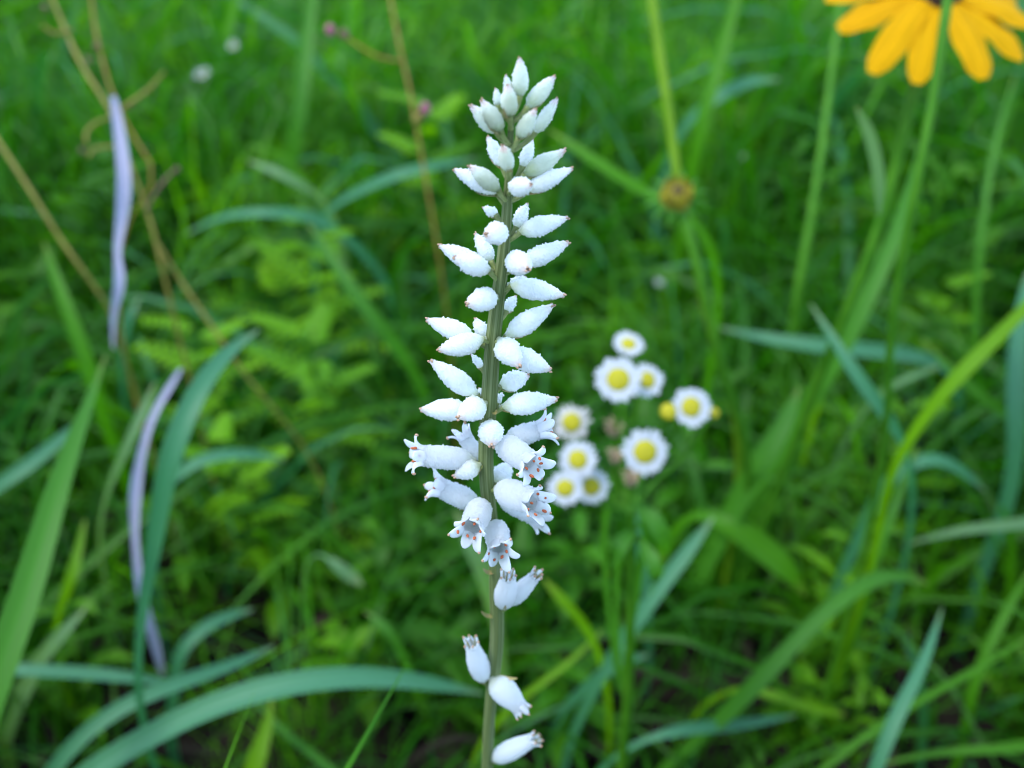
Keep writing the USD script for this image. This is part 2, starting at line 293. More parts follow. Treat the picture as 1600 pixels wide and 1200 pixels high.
def lobe(L, Rr, a, length, curl, wid):
    n, m = 12, 9
    s = np.linspace(0, 1, n)
    ang = 0.12 + curl * s ** 1.3
    ds = length / (n - 1)
    rad = Rr * .84 + np.concatenate([[0], np.cumsum(np.sin(ang[:-1]) * ds)]); z = L * .96 + np.concatenate([[0], np.cumsum(np.cos(ang[:-1]) * ds)])
    wv = wid * np.array(PchipInterpolator([0, .25, .6, .85, 1], [1.0, 1.0, .90, .66, .20])(s))
    e = np.array([math.cos(a), math.sin(a), 0]); tdir = np.array([-math.sin(a), math.cos(a), 0]); zz = np.array([0, 0, 1.0])
    nr = np.cos(ang)[:, None] * e - np.sin(ang)[:, None] * zz
    c = rad[:, None] * e + z[:, None] * zz
    ph = np.linspace(0, 2 * np.pi, m, endpoint=False); th = 0.00016
    V = c[:, None] + tdir * (np.cos(ph)[None, :, None] * wv[:, None, None] / 2) + nr[:, None] * ((np.sin(ph)[None, :, None] * th) + 0.16 * wv[:, None, None] * (np.cos(ph) ** 2)[None, :, None] * -1)
    V = np.concatenate([np.repeat(c[:1, None], m, 1), V, np.repeat(c[-1:, None], m, 1)])
    return grid(V, True), c[-1]
def flower(k, bx, by, tx, ty, w, dyt=0.0, dyb=0.0, open_=1.0, withered=False, mat='flower_white', br=False, roll=0.0):
    rg = np.random.default_rng(100 + k)
    o, ax, L, s = floret_axis(bx, by, tx, ty, dyb, dyt); Rr = w * s / 2 * .90
    Bm = basis(ax, roll)
    if withered:
        vf, uv = shell(L, Rr, TUBV, [.16, .3, .6, .92, 1.0, .92, .72, .62], 61 + k, lobes=0.08, amp=0.00014)
    else:
        vf, uv = shell(L, Rr, TUBV, TUBR, 61 + k, lobes=0.02, amp=0.00020)
    p = obj('flower', place(vf, Bm, o), mat, spike, uv=uv, soft=place(under, Bm, o)); pedicel(p, o, unit(ax))
    for i in range(6):
        a = i * math.pi / 3 + rg.uniform(-.12, .12)
        ln = (0.0031 if not withered else 0.0018) * rg.uniform(.72, 1.15) * min(1.0, w / 38)
        cu = (1.15 * open_ * rg.uniform(.35, 1.75)) if not withered else rg.uniform(-.7, .5)
        lf, tip = lobe(L, Rr * (1 if not withered else .70), a, ln, cu, Rr * (1.02 if not withered else .55))
        lp = place(lf, Bm, o)
        obj('lobe', lp, 'lobe_white', p)
        if withered or i % 2 == 0:
            obj('lobe_tip', place(blob(tip, np.array([.00022, .00022, .0003])), Bm, o), 'tip_brown', p)
    if not withered:
        for i in range(6):
            a = i * math.pi / 3 + rg.uniform(-.15, .15)
            c = np.array([math.cos(a) * Rr * rg.uniform(.55, .92), math.sin(a) * Rr * rg.uniform(.55, .92), L * 1.0 + rg.uniform(.0007, .0017)])
            obj('anther', place(blob(c, np.array([.00022, .00022, .00038]) * rg.uniform(.8, 1.15), basis([rg.uniform(-.6, .6), rg.uniform(-.6, .6), 1])), Bm, o), 'anther', p)
    else:
        st = [tube(np.array([[math.cos(a) * Rr * .2, math.sin(a) * Rr * .2, L * .7, .00012], [math.cos(a) * Rr * .45, math.sin(a) * Rr * .45, L * 1.12, .00012]]), 5, 5) for a in np.arange(5) * 1.25]
        obj('stamens', place(join(st), Bm, o), 'bract', p)
    if br or k % 2 == 0: bract(p, o, Bm, L, Rr, k)

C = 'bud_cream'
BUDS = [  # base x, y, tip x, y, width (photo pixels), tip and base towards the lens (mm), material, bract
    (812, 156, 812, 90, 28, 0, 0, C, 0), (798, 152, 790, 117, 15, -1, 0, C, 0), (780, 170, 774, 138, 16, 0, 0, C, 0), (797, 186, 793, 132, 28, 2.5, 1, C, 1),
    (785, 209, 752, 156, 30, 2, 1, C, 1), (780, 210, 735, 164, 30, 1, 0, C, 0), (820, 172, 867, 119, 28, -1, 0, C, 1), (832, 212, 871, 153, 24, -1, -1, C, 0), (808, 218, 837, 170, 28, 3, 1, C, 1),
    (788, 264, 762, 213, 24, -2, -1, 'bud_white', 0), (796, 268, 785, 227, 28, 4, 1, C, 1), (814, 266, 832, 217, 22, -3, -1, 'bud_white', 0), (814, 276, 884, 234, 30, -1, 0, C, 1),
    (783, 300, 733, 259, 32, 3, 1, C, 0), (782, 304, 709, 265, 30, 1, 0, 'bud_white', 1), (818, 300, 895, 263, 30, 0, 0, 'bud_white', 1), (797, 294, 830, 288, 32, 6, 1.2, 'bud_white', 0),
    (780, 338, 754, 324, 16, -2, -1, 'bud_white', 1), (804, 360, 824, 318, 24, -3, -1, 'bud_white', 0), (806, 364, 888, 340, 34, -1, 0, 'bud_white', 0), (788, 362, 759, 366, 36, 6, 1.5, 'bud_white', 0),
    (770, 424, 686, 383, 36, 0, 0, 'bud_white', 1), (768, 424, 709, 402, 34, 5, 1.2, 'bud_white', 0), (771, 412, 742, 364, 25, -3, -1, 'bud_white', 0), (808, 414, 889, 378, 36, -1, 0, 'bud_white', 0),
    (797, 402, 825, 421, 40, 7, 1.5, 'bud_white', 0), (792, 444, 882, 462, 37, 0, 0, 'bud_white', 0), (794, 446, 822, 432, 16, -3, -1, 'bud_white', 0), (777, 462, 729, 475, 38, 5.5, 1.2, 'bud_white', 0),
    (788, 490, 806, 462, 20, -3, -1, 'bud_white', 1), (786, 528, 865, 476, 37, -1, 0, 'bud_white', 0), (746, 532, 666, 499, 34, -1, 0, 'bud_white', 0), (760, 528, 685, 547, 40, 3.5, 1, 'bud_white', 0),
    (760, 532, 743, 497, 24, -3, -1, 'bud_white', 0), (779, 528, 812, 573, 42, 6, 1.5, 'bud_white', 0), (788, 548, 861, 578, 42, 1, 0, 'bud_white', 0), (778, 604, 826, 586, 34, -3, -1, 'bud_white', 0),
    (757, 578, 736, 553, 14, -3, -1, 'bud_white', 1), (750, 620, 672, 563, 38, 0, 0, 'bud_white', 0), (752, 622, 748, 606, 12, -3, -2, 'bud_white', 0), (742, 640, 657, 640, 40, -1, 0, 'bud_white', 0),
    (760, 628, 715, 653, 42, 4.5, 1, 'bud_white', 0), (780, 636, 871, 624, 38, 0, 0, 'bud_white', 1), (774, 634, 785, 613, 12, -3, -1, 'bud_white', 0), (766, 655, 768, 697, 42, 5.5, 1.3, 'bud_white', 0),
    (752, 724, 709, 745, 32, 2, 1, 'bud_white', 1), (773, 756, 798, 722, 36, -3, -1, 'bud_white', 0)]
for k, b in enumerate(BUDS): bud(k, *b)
FLOWERS = [
    dict(v=(786, 690, 842, 672, 36), dyt=-1, roll=.3), dict(v=(776, 686, 826, 722, 44), dyt=7, dyb=1.2, roll=.1), dict(v=(744, 719, 660, 712, 40), dyt=1, roll=.5),
    dict(v=(750, 722, 727, 684, 28), dyt=-3, dyb=-1, roll=.2), dict(v=(750, 790, 690, 763, 38), dyt=-1, roll=.7, br=True), dict(v=(776, 774, 836, 808, 34), dyt=-2, dyb=-1, roll=.1),
    dict(v=(774, 762, 830, 783, 48), dyt=7, dyb=1.2, roll=.4), dict(v=(756, 782, 738, 822, 44), dyt=7.5, dyb=1.5, roll=.35), dict(v=(775, 814, 779, 855, 40), dyt=7, dyb=1.2, roll=.15, br=True)]
for k, f in enumerate(FLOWERS):
    v = f.pop('v'); flower(k, *v, **f)
flower(20, 786, 950, 794, 900, 38, 4, .5, withered=True, br=True); flower(21, 792, 946, 836, 900, 30, 1, 0, withered=True)
flower(22, 757, 1066, 737, 1006, 36, 2, 0, withered=True, br=True); flower(23, 766, 1058, 812, 1106, 44, 4, 1, withered=True, br=True); flower(24, 766, 1188, 834, 1156, 34, 2, 0, withered=True)
for (x0, y0, x1, y1) in ((772, 893, 755, 888), (772, 962, 752, 955), (770, 640, 776, 640), (768, 1052, 808, 1060)):
    a, b = sp(x0, y0, .0005), sp(x1, y1, .002); m = (a + b) / 2 + [0, 0, -.0006]
    vf, uv = ribbon(np.array([[*a, .0007], [*m, .0008], [*b, .0002]]), 8, fold=.5, cols=3); obj('bract', vf, 'bract', spike, uv=uv)

# ------------------------------------------------------------------ daisy fleabane
fb = thing('fleabane_plant', 'branching fleabane plant with white daisy heads and yellow discs behind the flower spike', 'wildflower')
FBH = [(982, 537, 50, .315, (0.1, -.45, 1)), (966, 593, 76, .300, (0, -1, .75)), (1011, 594, 56, .308, (.2, -.9, .7)), (1080, 636, 66, .310, (.1, -1, .7)), (893, 660, 62, .318, (-.2, -1, .5)),
       (903, 718, 62, .305, (-.1, -1, .7)), (883, 763, 58, .300, (-.1, -1, .6)), (924, 760, 60, .310, (.1, -1, .4)), (1008, 706, 76, .300, (.1, -1, .6))]
FBB = [(1045, 643, 30, .31), (1115, 645, 20, .316)]
FBD = [(960, 672, 30, .32), (962, 716, 26, .316), (986, 750, 30, .315)]
joint = at(985, 800, .325)
fb_base = np.array([joint[0] + .004, joint[1] + .01, 0])
obj('stem', tube(np.array([[*fb_base, .0022], [*((fb_base + joint) / 2 + [.003, 0, 0]), .002], [*joint, .0017]]), 14, 8), 'stem_green', fb)
def dome(c, n, r, h, seed, lat=9, lon=20, bumps=0.12):
    Bm = basis(n); v = np.linspace(0, np.pi / 2, lat); th = np.linspace(0, 2 * np.pi, lon, endpoint=False)
    rr, zz = np.sin(v) * r, np.cos(v) * h
    P = np.stack([rr[:, None] * np.cos(th), rr[:, None] * np.sin(th), np.broadcast_to(zz[:, None], (lat, lon))], -1)
    P *= (1 + bumps * (meshkit.noise(P / (r * .22) + seed * 3.1, seed) - .5))[..., None]
    return place(grid(P, True), Bm, c)
def cup(c, n, r, h, lon=14):
    Bm = basis(n); v = np.array([0, .25, .55, .85, 1.0]); rr = r * np.array([.18, .62, .95, 1.02, .9])
    th = np.linspace(0, 2 * np.pi, lon, endpoint=False)
    P = np.stack([rr[:, None] * np.cos(th), rr[:, None] * np.sin(th), np.broadcast_to((-h + v * h * 1.05)[:, None], (5, lon))], -1)
    return place(grid(P, True), Bm, c)
def rays(c, n, r0, r1, count, seed, droop=0.0, ragged=0.08):
    rg = np.random.default_rng(seed); Bm = basis(n); out = []
    for i in range(count):
        a = 2 * math.pi * i / count + rg.uniform(-.05, .05); e = np.array([math.cos(a), math.sin(a), 0]); ln = (r1 - r0) * rg.uniform(1 - 2 * ragged, 1 + ragged)
        lift = rg.uniform(-.1, .16) - droop
        pts = np.array([[*(e * r0), r1 * .06], [*(e * (r0 + ln * .5) + [0, 0, ln * lift * .6]), r1 * .15], [*(e * (r0 + ln * .9) + [0, 0, ln * lift * .8]), r1 * .15], [*(e * (r0 + ln) + [0, 0, ln * lift * .7]), r1 * .05]])
        out.append(place(ribbon(pts, 6, face=np.array([0, 0, 1.0]), fold=.2, cols=3)[0], Bm, c))
    return join(out)
def branch(c, n, r, mat='stem_green', rad=.0008):
    s0 = c - unit(n) * r * .7; mid = (s0 * .45 + joint * .55) + unit(n) * -.006 + [0, .003, -.004]
    obj('branch', tube(np.array([[*joint, rad * 1.2], [*mid, rad], [*s0, rad]]), 14, 7), mat, fb)
for i, (x, y, dpx, d, n) in enumerate(FBH):
    r = dpx / 2 / F * d * .98; c = at(x, y, d); n = unit(n)
    faded = i == 4
    branch(c, n, r)
    h = obj('flower_head', cup(c, n, r * .5, r * .45), 'stem_green', fb)
    obj('disc', dome(c - n * r * .03, n, r * .51, r * .19, i), 'disc_yellow', h)
    obj('ray_petals', rays(c, n, r * .40, r, 46 if not faded else 30, i, .02 if not faded else .25, .12 if not faded else .22), 'ray_faded' if faded else 'ray_white', h, kind='stuff')
for i, (x, y, dpx, d) in enumerate(FBB):
    r = dpx / 2 / F * d; c = at(x, y, d); n = unit((.1, -.7, .8)); branch(c, n, r)
    h = obj('flower_bud', cup(c, n, r * .95, r * 1.1), 'stem_lime', fb)
    obj('disc', dome(c, n, r * .92, r * .6, 30 + i), 'disc_yellow', h)
for i, (x, y, dpx, d) in enumerate(FBD):
    r = dpx / 2 / F * d; c = at(x, y, d); n = unit((-.1, -.3, 1)); branch(c, n, r)
    h = obj('dried_head', cup(c, n, r * .7, r), 'disc_faded', fb)
    obj('withered_petals', rays(c, n, r * .2, r * 1.15, 20, 50 + i, -1.3, .2), 'disc_faded', h, kind='stuff')
for k, (x, y, x1, y1, wpx) in enumerate(((1000, 790, 1030, 880, 30), (985, 830, 950, 900, 26), (1005, 850, 1015, 930, 24))):
    a = at(x, y, .325); b = at(x1, y1, .34) ; m = (a + b) / 2 + [0, -.008, .012]
    vf, uv = ribbon(np.array([[*(joint * .6 + fb_base * .4 * np.array([1, 1, 0]) + [0, 0, 0]), .002], [*a, .003], [*m, wpx / F * .33], [*b, .0008]]), 14); obj('leaf', vf, 'mid_blade', fb, uv=uv)

# ------------------------------------------------------------------ black-eyed susans
ru = thing('yellow_coneflower', 'large yellow daisy with drooping petals and a dark brown cone at the top corner', 'wildflower')
rc = at(1464, -17, .35); rn = unit([-.02, -.50, 1]); RB = basis(rn)
for k in range(12):
    rg = np.random.default_rng(300 + k)
    a = 2 * math.pi * (k + .25) / 12 + rg.uniform(-.09, .09); e = np.array([math.cos(a), math.sin(a), 0]); L = .0320 * rg.uniform(.93, 1.07); dr = rg.uniform(.20, .42)
    W = .0116 * rg.uniform(.85, 1.12); r0 = .0055; zo = -.0012 * (k % 2)
    pts = [[*(e * r0 + [0, 0, zo]), W * .35], [*(e * (r0 + L * .3) + [0, 0, zo - L * .04]), W * .82], [*(e * (r0 + L * .62) + [0, 0, zo - L * dr * .45]), W], [*(e * (r0 + L * .85) + [0, 0, zo - L * dr * .8]), W * .78], [*(e * (r0 + L * .97) + [0, 0, zo - L * dr]), W * .30]]
    vf, uv = ribbon(np.array(pts), 18, face=np.array([0, 0, 1.0]), fold=-.18, cols=7, wave=.04, seed=k)
    obj('petal', place(vf, RB, rc), 'yellow_petal', ru, uv=uv)
obj('cone', dome(rc - rn * .001, rn, .0088, .0095, 7, 12, 28, .2), 'cone_brown', ru)
for k in range(9):
    a = k * .7; e = RB @ np.array([math.cos(a), math.sin(a), 0]); s = rc - rn * .003
    vf, uv = ribbon(np.array([[*(s + e * .003), .003], [*(s + e * .010 - rn * .001), .004], [*(s + e * .017 - rn * .006), .001]]), 8, face=rn); obj('sepal', vf, 'mid_blade', ru, uv=uv)
P = [rc - rn * .002, at(1447, 70, .356), at(1428, 135, .36), at(1405, 235, .37), at(1383, 320, .38), at(1345, 430, .395), at(1300, 540, .42), at(1262, 640, .45)]
P.append(np.array([P[-1][0] - .02, P[-1][1] + .03, 0.0]))
obj('stem', tube(np.array([[*p, .0021] for p in P]), 40, 10, 5, .06), 'stem_green', ru)
vf, uv = ribbon(np.array([[*at(1378, 335, .38), .003], [*at(1372, 270, .375), .0045], [*at(1358, 210, .372), .0045], [*at(1338, 168, .37), .001]]), 14); obj('leaf', vf, 'pale_blade', ru, uv=uv)

rb = thing('coneflower_bud', 'small olive yellow coneflower bud with a dark eye on a long green stem', 'wildflower')
bc = at(1058, 302, .40); bn = unit([-.05, -.75, .8])
stp = [at(1070, 345, .402), at(1088, 410, .405), at(1110, 500, .415), at(1130, 580, .43), at(1160, 670, .46)]
stp = [bc - bn * .004] + stp + [np.array([stp[-1][0] + .01, stp[-1][1] + .03, 0])]
obj('stem', tube(np.array([[*p, .0021] for p in stp]), 30, 9), 'stem_green', rb)
hb = obj('cone', dome(bc - bn * .003, bn, .0068, .006, 3, 12, 24, .25), 'cone_gold', rb)
obj('eye', dome(bc + bn * .0022, bn, .0022, .0013, 4, 8, 16, .3), 'cone_brown', hb)
obj('cup', cup(bc - bn * .002, bn, .0064, .005), 'mid_blade', rb)
BB = basis(bn)
for k in range(12):
    a = k * .5236; e = BB @ np.array([math.cos(a), math.sin(a), 0]); s = bc - bn * .003
    vf, uv = ribbon(np.array([[*(s + e * .004), .0022], [*(s + e * .0078 + bn * .001), .0024], [*(s + e * .0130 - bn * .002), .0006]]), 8, face=bn); obj('sepal', vf, 'mid_blade', rb, uv=uv)
for k in range(14):
    a = k * .449; e = BB @ np.array([math.cos(a), math.sin(a), 0])
    vf, uv = ribbon(np.array([[*(bc + e * .0052), .0018], [*(bc + e * .0062 + bn * .003), .002], [*(bc + e * .0052 + bn * .0055), .0008]]), 6, face=e); obj('petal', vf, 'disc_yellow' if k % 3 else 'cone_gold', rb, uv=uv)

def stalk(name, label, cat, pts, mat, group=None, root=True, sides=8):
    """Rows (photo x, y, distance, width in photo pixels) from the top down; the foot goes on to the ground."""
    rows = [np.append(at(x, y, d), w / F * d / 2 * (.43 if mat[:5] == 'straw' else .92)) for x, y, d, w in pts]
    if root:
        a, b = rows[-2], rows[-1]; dv = unit((b - a)[:3]); k = min(.06, b[2] / max(-dv[2], .25))
        g = b[:3] + dv * k * .5; g = np.array([g[0] + dv[0] * .01, g[1] + .012, 0.0]); rows.append(np.append(g, rows[-1][3] * 1.1))
    t = thing(name, label, cat, group)
    obj('stem', tube(np.array(rows), 36, sides), mat, t)
    return t
SG = 'thin stalks rising out of the meadow'
stalk('green_stalk', 'upright green stalk passing in front of the yellow coneflower', 'stalk', [(1490, -60, .30, 17), (1478, 20, .30, 17), (1462, 130, .305, 17), (1440, 250, .31, 16), (1420, 350, .32, 16), (1402, 450, .335, 15), (1391, 540, .35, 14), (1388, 610, .37, 13)], 'stem_green', SG)
stalk('green_stalk', 'yellow green stalk running up from behind the coneflower bud', 'stalk', [(1012, -60, .412, 18), (1022, 20, .412, 18), (1038, 130, .412, 18), (1052, 230, .413, 17), (1064, 310, .415, 16), (1084, 400, .42, 15), (1106, 500, .43, 14), (1140, 610, .46, 13)], 'stem_lime', SG)
stalk('green_stalk', 'thin green stalk between the coneflower bud and the coneflower stem', 'stalk', [(1318, -40, .6, 10), (1300, 110, .59, 12), (1280, 260, .58, 14), (1262, 370, .58, 15), (1245, 470, .59, 16), (1238, 540, .61, 15)], 'stem_green', SG)
def twig(parent, pts, mat):
    obj('twig', tube(np.array([np.append(at(x, y, d), w / F * d / 2 * .8) for x, y, d, w in pts]), 14, 6), mat, parent)
t = stalk('dry_stalk', 'pale tan dry stalk with small twigs leaning past the hanging lavender leaf', 'stalk', [(70, -30, .50, 14), (108, 60, .49, 14), (140, 122, .48, 15), (172, 172, .475, 13), (205, 260, .475, 12), (232, 335, .478, 13), (247, 390, .48, 14), (266, 470, .49, 14), (287, 555, .51, 12)], 'straw', SG)
twig(t, [(112, 46, .49, 7), (90, 52, .488, 6), (66, 40, .486, 5)], 'straw'); twig(t, [(178, 180, .475, 8), (205, 160, .47, 8), (232, 140, .468, 7), (257, 112, .466, 4)], 'straw')
twig(t, [(178, 183, .475, 6), (150, 192, .47, 6), (135, 208, .468, 6), (136, 226, .466, 4)], 'straw'); twig(t, [(185, 230, .475, 6), (150, 232, .47, 7), (138, 246, .468, 4)], 'straw')
twig(t, [(228, 330, .477, 6), (255, 285, .472, 7), (278, 262, .47, 5)], 'brown_bit')
for (x, y) in ((138, 94), (201, 166), (128, 236), (150, 72), (277, 265), (70, 12)): obj('seed_case', blob(at(x, y, .472), np.array([.0013, .0013, .0017])), 'brown_bit', t)
t = stalk('dry_stalk', 'orange brown dry stalk bending beside the hanging lavender leaf', 'stalk', [(141, -30, .48, 9), (147, 35, .478, 9), (158, 85, .475, 10), (172, 135, .472, 10), (196, 190, .472, 9), (226, 240, .472, 10), (241, 275, .473, 10), (232, 298, .475, 9), (222, 312, .48, 8)], 'straw_red', SG)
stalk('dry_stalk', 'smooth tan dry stalk entering from the picture edge below the twiggy one', 'stalk', [(-40, 165, .45, 15), (10, 240, .445, 16), (60, 318, .445, 16), (110, 396, .45, 16), (158, 462, .46, 14), (180, 510, .48, 12)], 'straw', SG)
stalk('dry_stalk', 'tan dry stalk slanting down across the grass toward the curved glaucous blade', 'stalk', [(246, 380, .485, 10), (290, 450, .49, 13), (345, 530, .495, 12), (395, 600, .505, 10), (450, 665, .52, 8)], 'straw', SG)
t = stalk('dry_stalk', 'thin reddish stalk bearing tiny pink buds beside the flower spike', 'stalk', [(604, -40, .52, 9), (622, 60, .51, 10), (642, 150, .505, 10), (658, 240, .505, 9), (676, 340, .51, 9), (690, 430, .52, 8), (700, 510, .54, 7)], 'straw_red', SG)
twig(t, [(628, 96, .507, 6), (590, 88, .503, 6), (552, 66, .50, 6), (528, 50, .498, 5)], 'straw_red'); twig(t, [(645, 185, .505, 6), (655, 178, .502, 6), (663, 170, .50, 5)], 'straw_red')
for (x, y, r) in ((516, 47, .0024), (664, 170, .0026)): obj('pink_bud', blob(at(x, y, .498), np.array([r, r, r * 1.25])), 'pink_bud', t)
obj('seed_case', blob(at(538, 54, .499), np.array([.0024, .0024, .0028])), 'brown_bit', t); obj('seed_case', blob(at(652, 186, .502), np.array([.0026, .0026, .0028])), 'straw', t)

# ------------------------------------------------------------------ blades that can be told apart
BG = 'long grass blades standing out in the meadow'
def blade(label, mat, pts, name='grass_blade', cat='grass blade', root=True, wave=.0, group=BG, fold=.3):
    """Rows (photo x, y, distance, width in photo pixels) from the foot to the tip; the foot goes on to the ground."""
    rows = [np.append(at(x, y, d), w / F * d * .84) for x, y, d, w in pts]
    if root:
        a, b = rows[1], rows[0]; dv = unit((b - a)[:3]); h = b[2]
        g = np.array([b[0] + dv[0] * .03, b[1] + max(-.02, min(.03, dv[1] * .03)) + .01, 0.0]); m = (b[:3] + g) / 2 + [dv[0] * .01, 0, 0]
        rows = [np.append(g, b[3] * .7), np.append(m, b[3] * .9)] + rows
    vf, uv = ribbon(np.array(rows), 34, fold=fold, cols=7, wave=wave, seed=len(taken))
    obj(name, vf, mat, uv=uv, label=label, cat=cat, group=group)
blade('broad green blade rising from the lower corner to a point', 'mid_blade', [(-45, 1190, .30, 64), (30, 960, .31, 58), (90, 765, .33, 42), (138, 630, .36, 20), (165, 555, .38, 3)])
blade('curved glaucous blade bending over beside the lower lavender leaf', 'blue_blade', [(216, 1040, .37, 14), (227, 930, .36, 22), (248, 810, .35, 34), (275, 690, .34, 42), (312, 608, .345, 38), (355, 552, .36, 28), (405, 515, .38, 4)])
blade('wide arching blue green blade along the bottom pointing at the stem', 'blue_blade', [(90, 1250, .345, 44), (220, 1158, .345, 46), (375, 1088, .345, 46), (525, 1060, .35, 42), (660, 1066, .365, 30), (755, 1084, .385, 5)])
blade('dusty blue green blade arching just above the widest bottom blade', 'blue_blade', [(60, 1240, .385, 30), (125, 1155, .385, 31), (205, 1098, .39, 31), (295, 1062, .40, 28), (368, 1036, .415, 20), (428, 1010, .43, 4)])
blade('level pale blue blade crossing behind the broad corner blade', 'blue_blade', [(-40, 1052, .42, 20), (70, 1048, .42, 24), (160, 1054, .425, 24), (235, 1062, .43, 14), (285, 1066, .44, 3)])
blade('short blue green blade curling up beneath the lower lavender leaf', 'blue_blade', [(272, 1075, .46, 22), (288, 1012, .455, 25), (330, 975, .46, 24), (395, 952, .47, 5)])
blade('pale short blade pointing up beside the broad corner blade', 'pale_blade', [(20, 1120, .45, 30), (52, 1052, .44, 34), (90, 998, .43, 26), (138, 945, .435, 3)])
blade('bright yellow green blade tip standing right of the broad corner blade', 'lime_blade', [(92, 960, .46, 14), (110, 905, .45, 21), (124, 852, .455, 14), (132, 812, .46, 3)])
blade('blue blade crossing the picture edge behind the broad corner blade', 'blue_blade', [(-30, 782, .5, 26), (40, 730, .5, 28), (90, 690, .51, 22), (135, 652, .52, 4)])
blade('short blue blade lying behind the curved glaucous one', 'blue_blade', [(270, 750, .5, 18), (325, 716, .5, 24), (390, 710, .51, 20), (445, 718, .53, 5)])
blade('arched blue green blade over the ferny weeds', 'blue_blade', [(600, 440, .74, 16), (545, 375, .70, 20), (480, 338, .67, 22), (410, 332, .66, 20), (340, 342, .68, 14), (290, 366, .7, 4)])
blade('slanting blue green blade touching the reddish stalk with pink buds', 'blue_blade', [(510, 335, .70, 14), (565, 297, .67, 22), (625, 272, .65, 24), (690, 257, .655, 16), (745, 248, .67, 4)])
blade('pale leaf slanting below the small white flowers', 'pale_blade', [(500, 310, .72, 14), (465, 286, .70, 18), (425, 266, .70, 16), (388, 252, .71, 4)])
blade('dark blade slanting down behind the middle of the flower spike', 'mid_blade', [(650, 590, .64, 20), (590, 505, .61, 28), (535, 430, .61, 24), (482, 350, .63, 3)])
blade('green blade slanting down from the flower spike to the coneflower bud', 'green_blade', [(1080, 345, .55, 16), (1005, 298, .54, 24), (930, 252, .54, 22), (858, 203, .55, 3)])
blade('dark upright blade under the smooth tan stalk', 'green_blade', [(165, 660, .55, 22), (135, 565, .535, 27), (100, 470, .535, 24), (68, 378, .55, 3)])
blade('yellowish blade tip just behind the lower lavender leaf', 'pale_blade', [(160, 800, .48, 9), (188, 720, .465, 15), (214, 662, .465, 18), (242, 598, .475, 3)])
blade('tiny pale blue leaf below the hanging lavender leaf', 'blue_blade', [(190, 560, .62, 12), (194, 525, .61, 19), (203, 492, .605, 16), (218, 464, .61, 3)])
blade('broad yellow green blade slanting up to the picture edge', 'lime_blade', [(1372, 830, .43, 14), (1396, 735, .41, 16), (1448, 648, .395, 22), (1510, 575, .385, 30), (1565, 520, .385, 26), (1660, 420, .39, 18)])
blade('straight blue blade crossing the broad yellow green one', 'blue_blade', [(1425, 760, .44, 12), (1412, 700, .42, 18), (1385, 650, .405, 28), (1340, 588, .40, 26), (1302, 530, .405, 17), (1266, 474, .415, 2)])
blade('level blue blade behind the coneflower stem', 'blue_blade', [(1480, 580, .62, 20), (1400, 552, .6, 32), (1310, 543, .59, 31), (1210, 530, .60, 22), (1125, 512, .62, 4)])
blade('upright blue blade at the picture edge by the broad yellow green one', 'blue_blade', [(1585, 720, .5, 28), (1588, 620, .495, 34), (1592, 520, .51, 28), (1606, 425, .53, 5)])
blade('wide green blade leaning along the coneflower stem', 'mid_blade', [(1185, 770, .57, 28), (1240, 670, .54, 32), (1318, 540, .51, 33), (1375, 425, .505, 30), (1420, 310, .52, 26), (1452, 195, .545, 3)])
blade('wide pale blade right of the fleabane heads', 'mid_blade', [(1105, 880, .52, 30), (1145, 800, .5, 42), (1190, 720, .485, 44), (1228, 655, .485, 30), (1248, 605, .495, 4)])
blade('fuzzy pale blue leaf above the coneflower bud', 'blue_blade', [(1050, 235, .78, 14), (1090, 175, .75, 20), (1138, 142, .74, 26), (1180, 126, .745, 20), (1218, 124, .75, 4)])
blade('small pale leaf tip under the crossing blue and lime blades', 'pale_blade', [(1345, 650, .54, 12), (1388, 607, .525, 15), (1430, 586, .52, 15), (1470, 571, .525, 3)])
blade('arched blue green blade below the broad yellow green one', 'blue_blade', [(1360, 800, .48, 22), (1400, 742, .465, 24), (1450, 718, .46, 25), (1500, 734, .465, 22), (1540, 768, .475, 4)])
blade('slanting blue blade below the fleabane plant', 'blue_blade', [(925, 1085, .43, 18), (965, 1015, .42, 25), (1005, 955, .415, 29), (1062, 878, .415, 28), (1115, 808, .42, 4)])
blade('long wide green blade arching across the lower meadow', 'mid_blade', [(1080, 1165, .44, 24), (1185, 1065, .42, 34), (1260, 986, .42, 28), (1330, 926, .425, 30), (1392, 900, .435, 26), (1450, 912, .445, 4)])
blade('narrow blue blade pointing up near the bottom edge', 'blue_blade', [(1350, 1250, .365, 22), (1400, 1122, .365, 27), (1440, 1040, .375, 20), (1472, 950, .39, 2)])
blade('small blue blade lying level near the bottom edge', 'blue_blade', [(1010, 1156, .42, 12), (1060, 1142, .42, 22), (1125, 1135, .43, 24), (1195, 1126, .435, 15), (1245, 1117, .44, 4)])
blade('short lime blade beside the small level blue one', 'lime_blade', [(1165, 1078, .45, 12), (1225, 1092, .44, 21), (1285, 1110, .44, 17), (1320, 1116, .445, 4)])
blade('short blue blade near the foot of the flower stem', 'blue_blade', [(915, 1075, .46, 20), (950, 1048, .45, 23), (985, 1030, .45, 18), (1012, 1024, .455, 4)])
blade('level green blade reaching in from the picture edge below the arched one', 'pale_blade', [(1660, 816, .46, 24), (1580, 820, .46, 23), (1510, 828, .465, 18), (1410, 852, .48, 3)])
blade('level green blade across the bottom corner', 'green_blade', [(1660, 1166, .40, 26), (1560, 1170, .40, 20), (1470, 1176, .405, 14), (1370, 1196, .41, 3)])
blade('long thin blade slanting through the bottom corner', 'green_blade', [(1250, 1230, .42, 13), (1380, 1130, .42, 15), (1500, 1060, .425, 14), (1625, 985, .43, 6)])
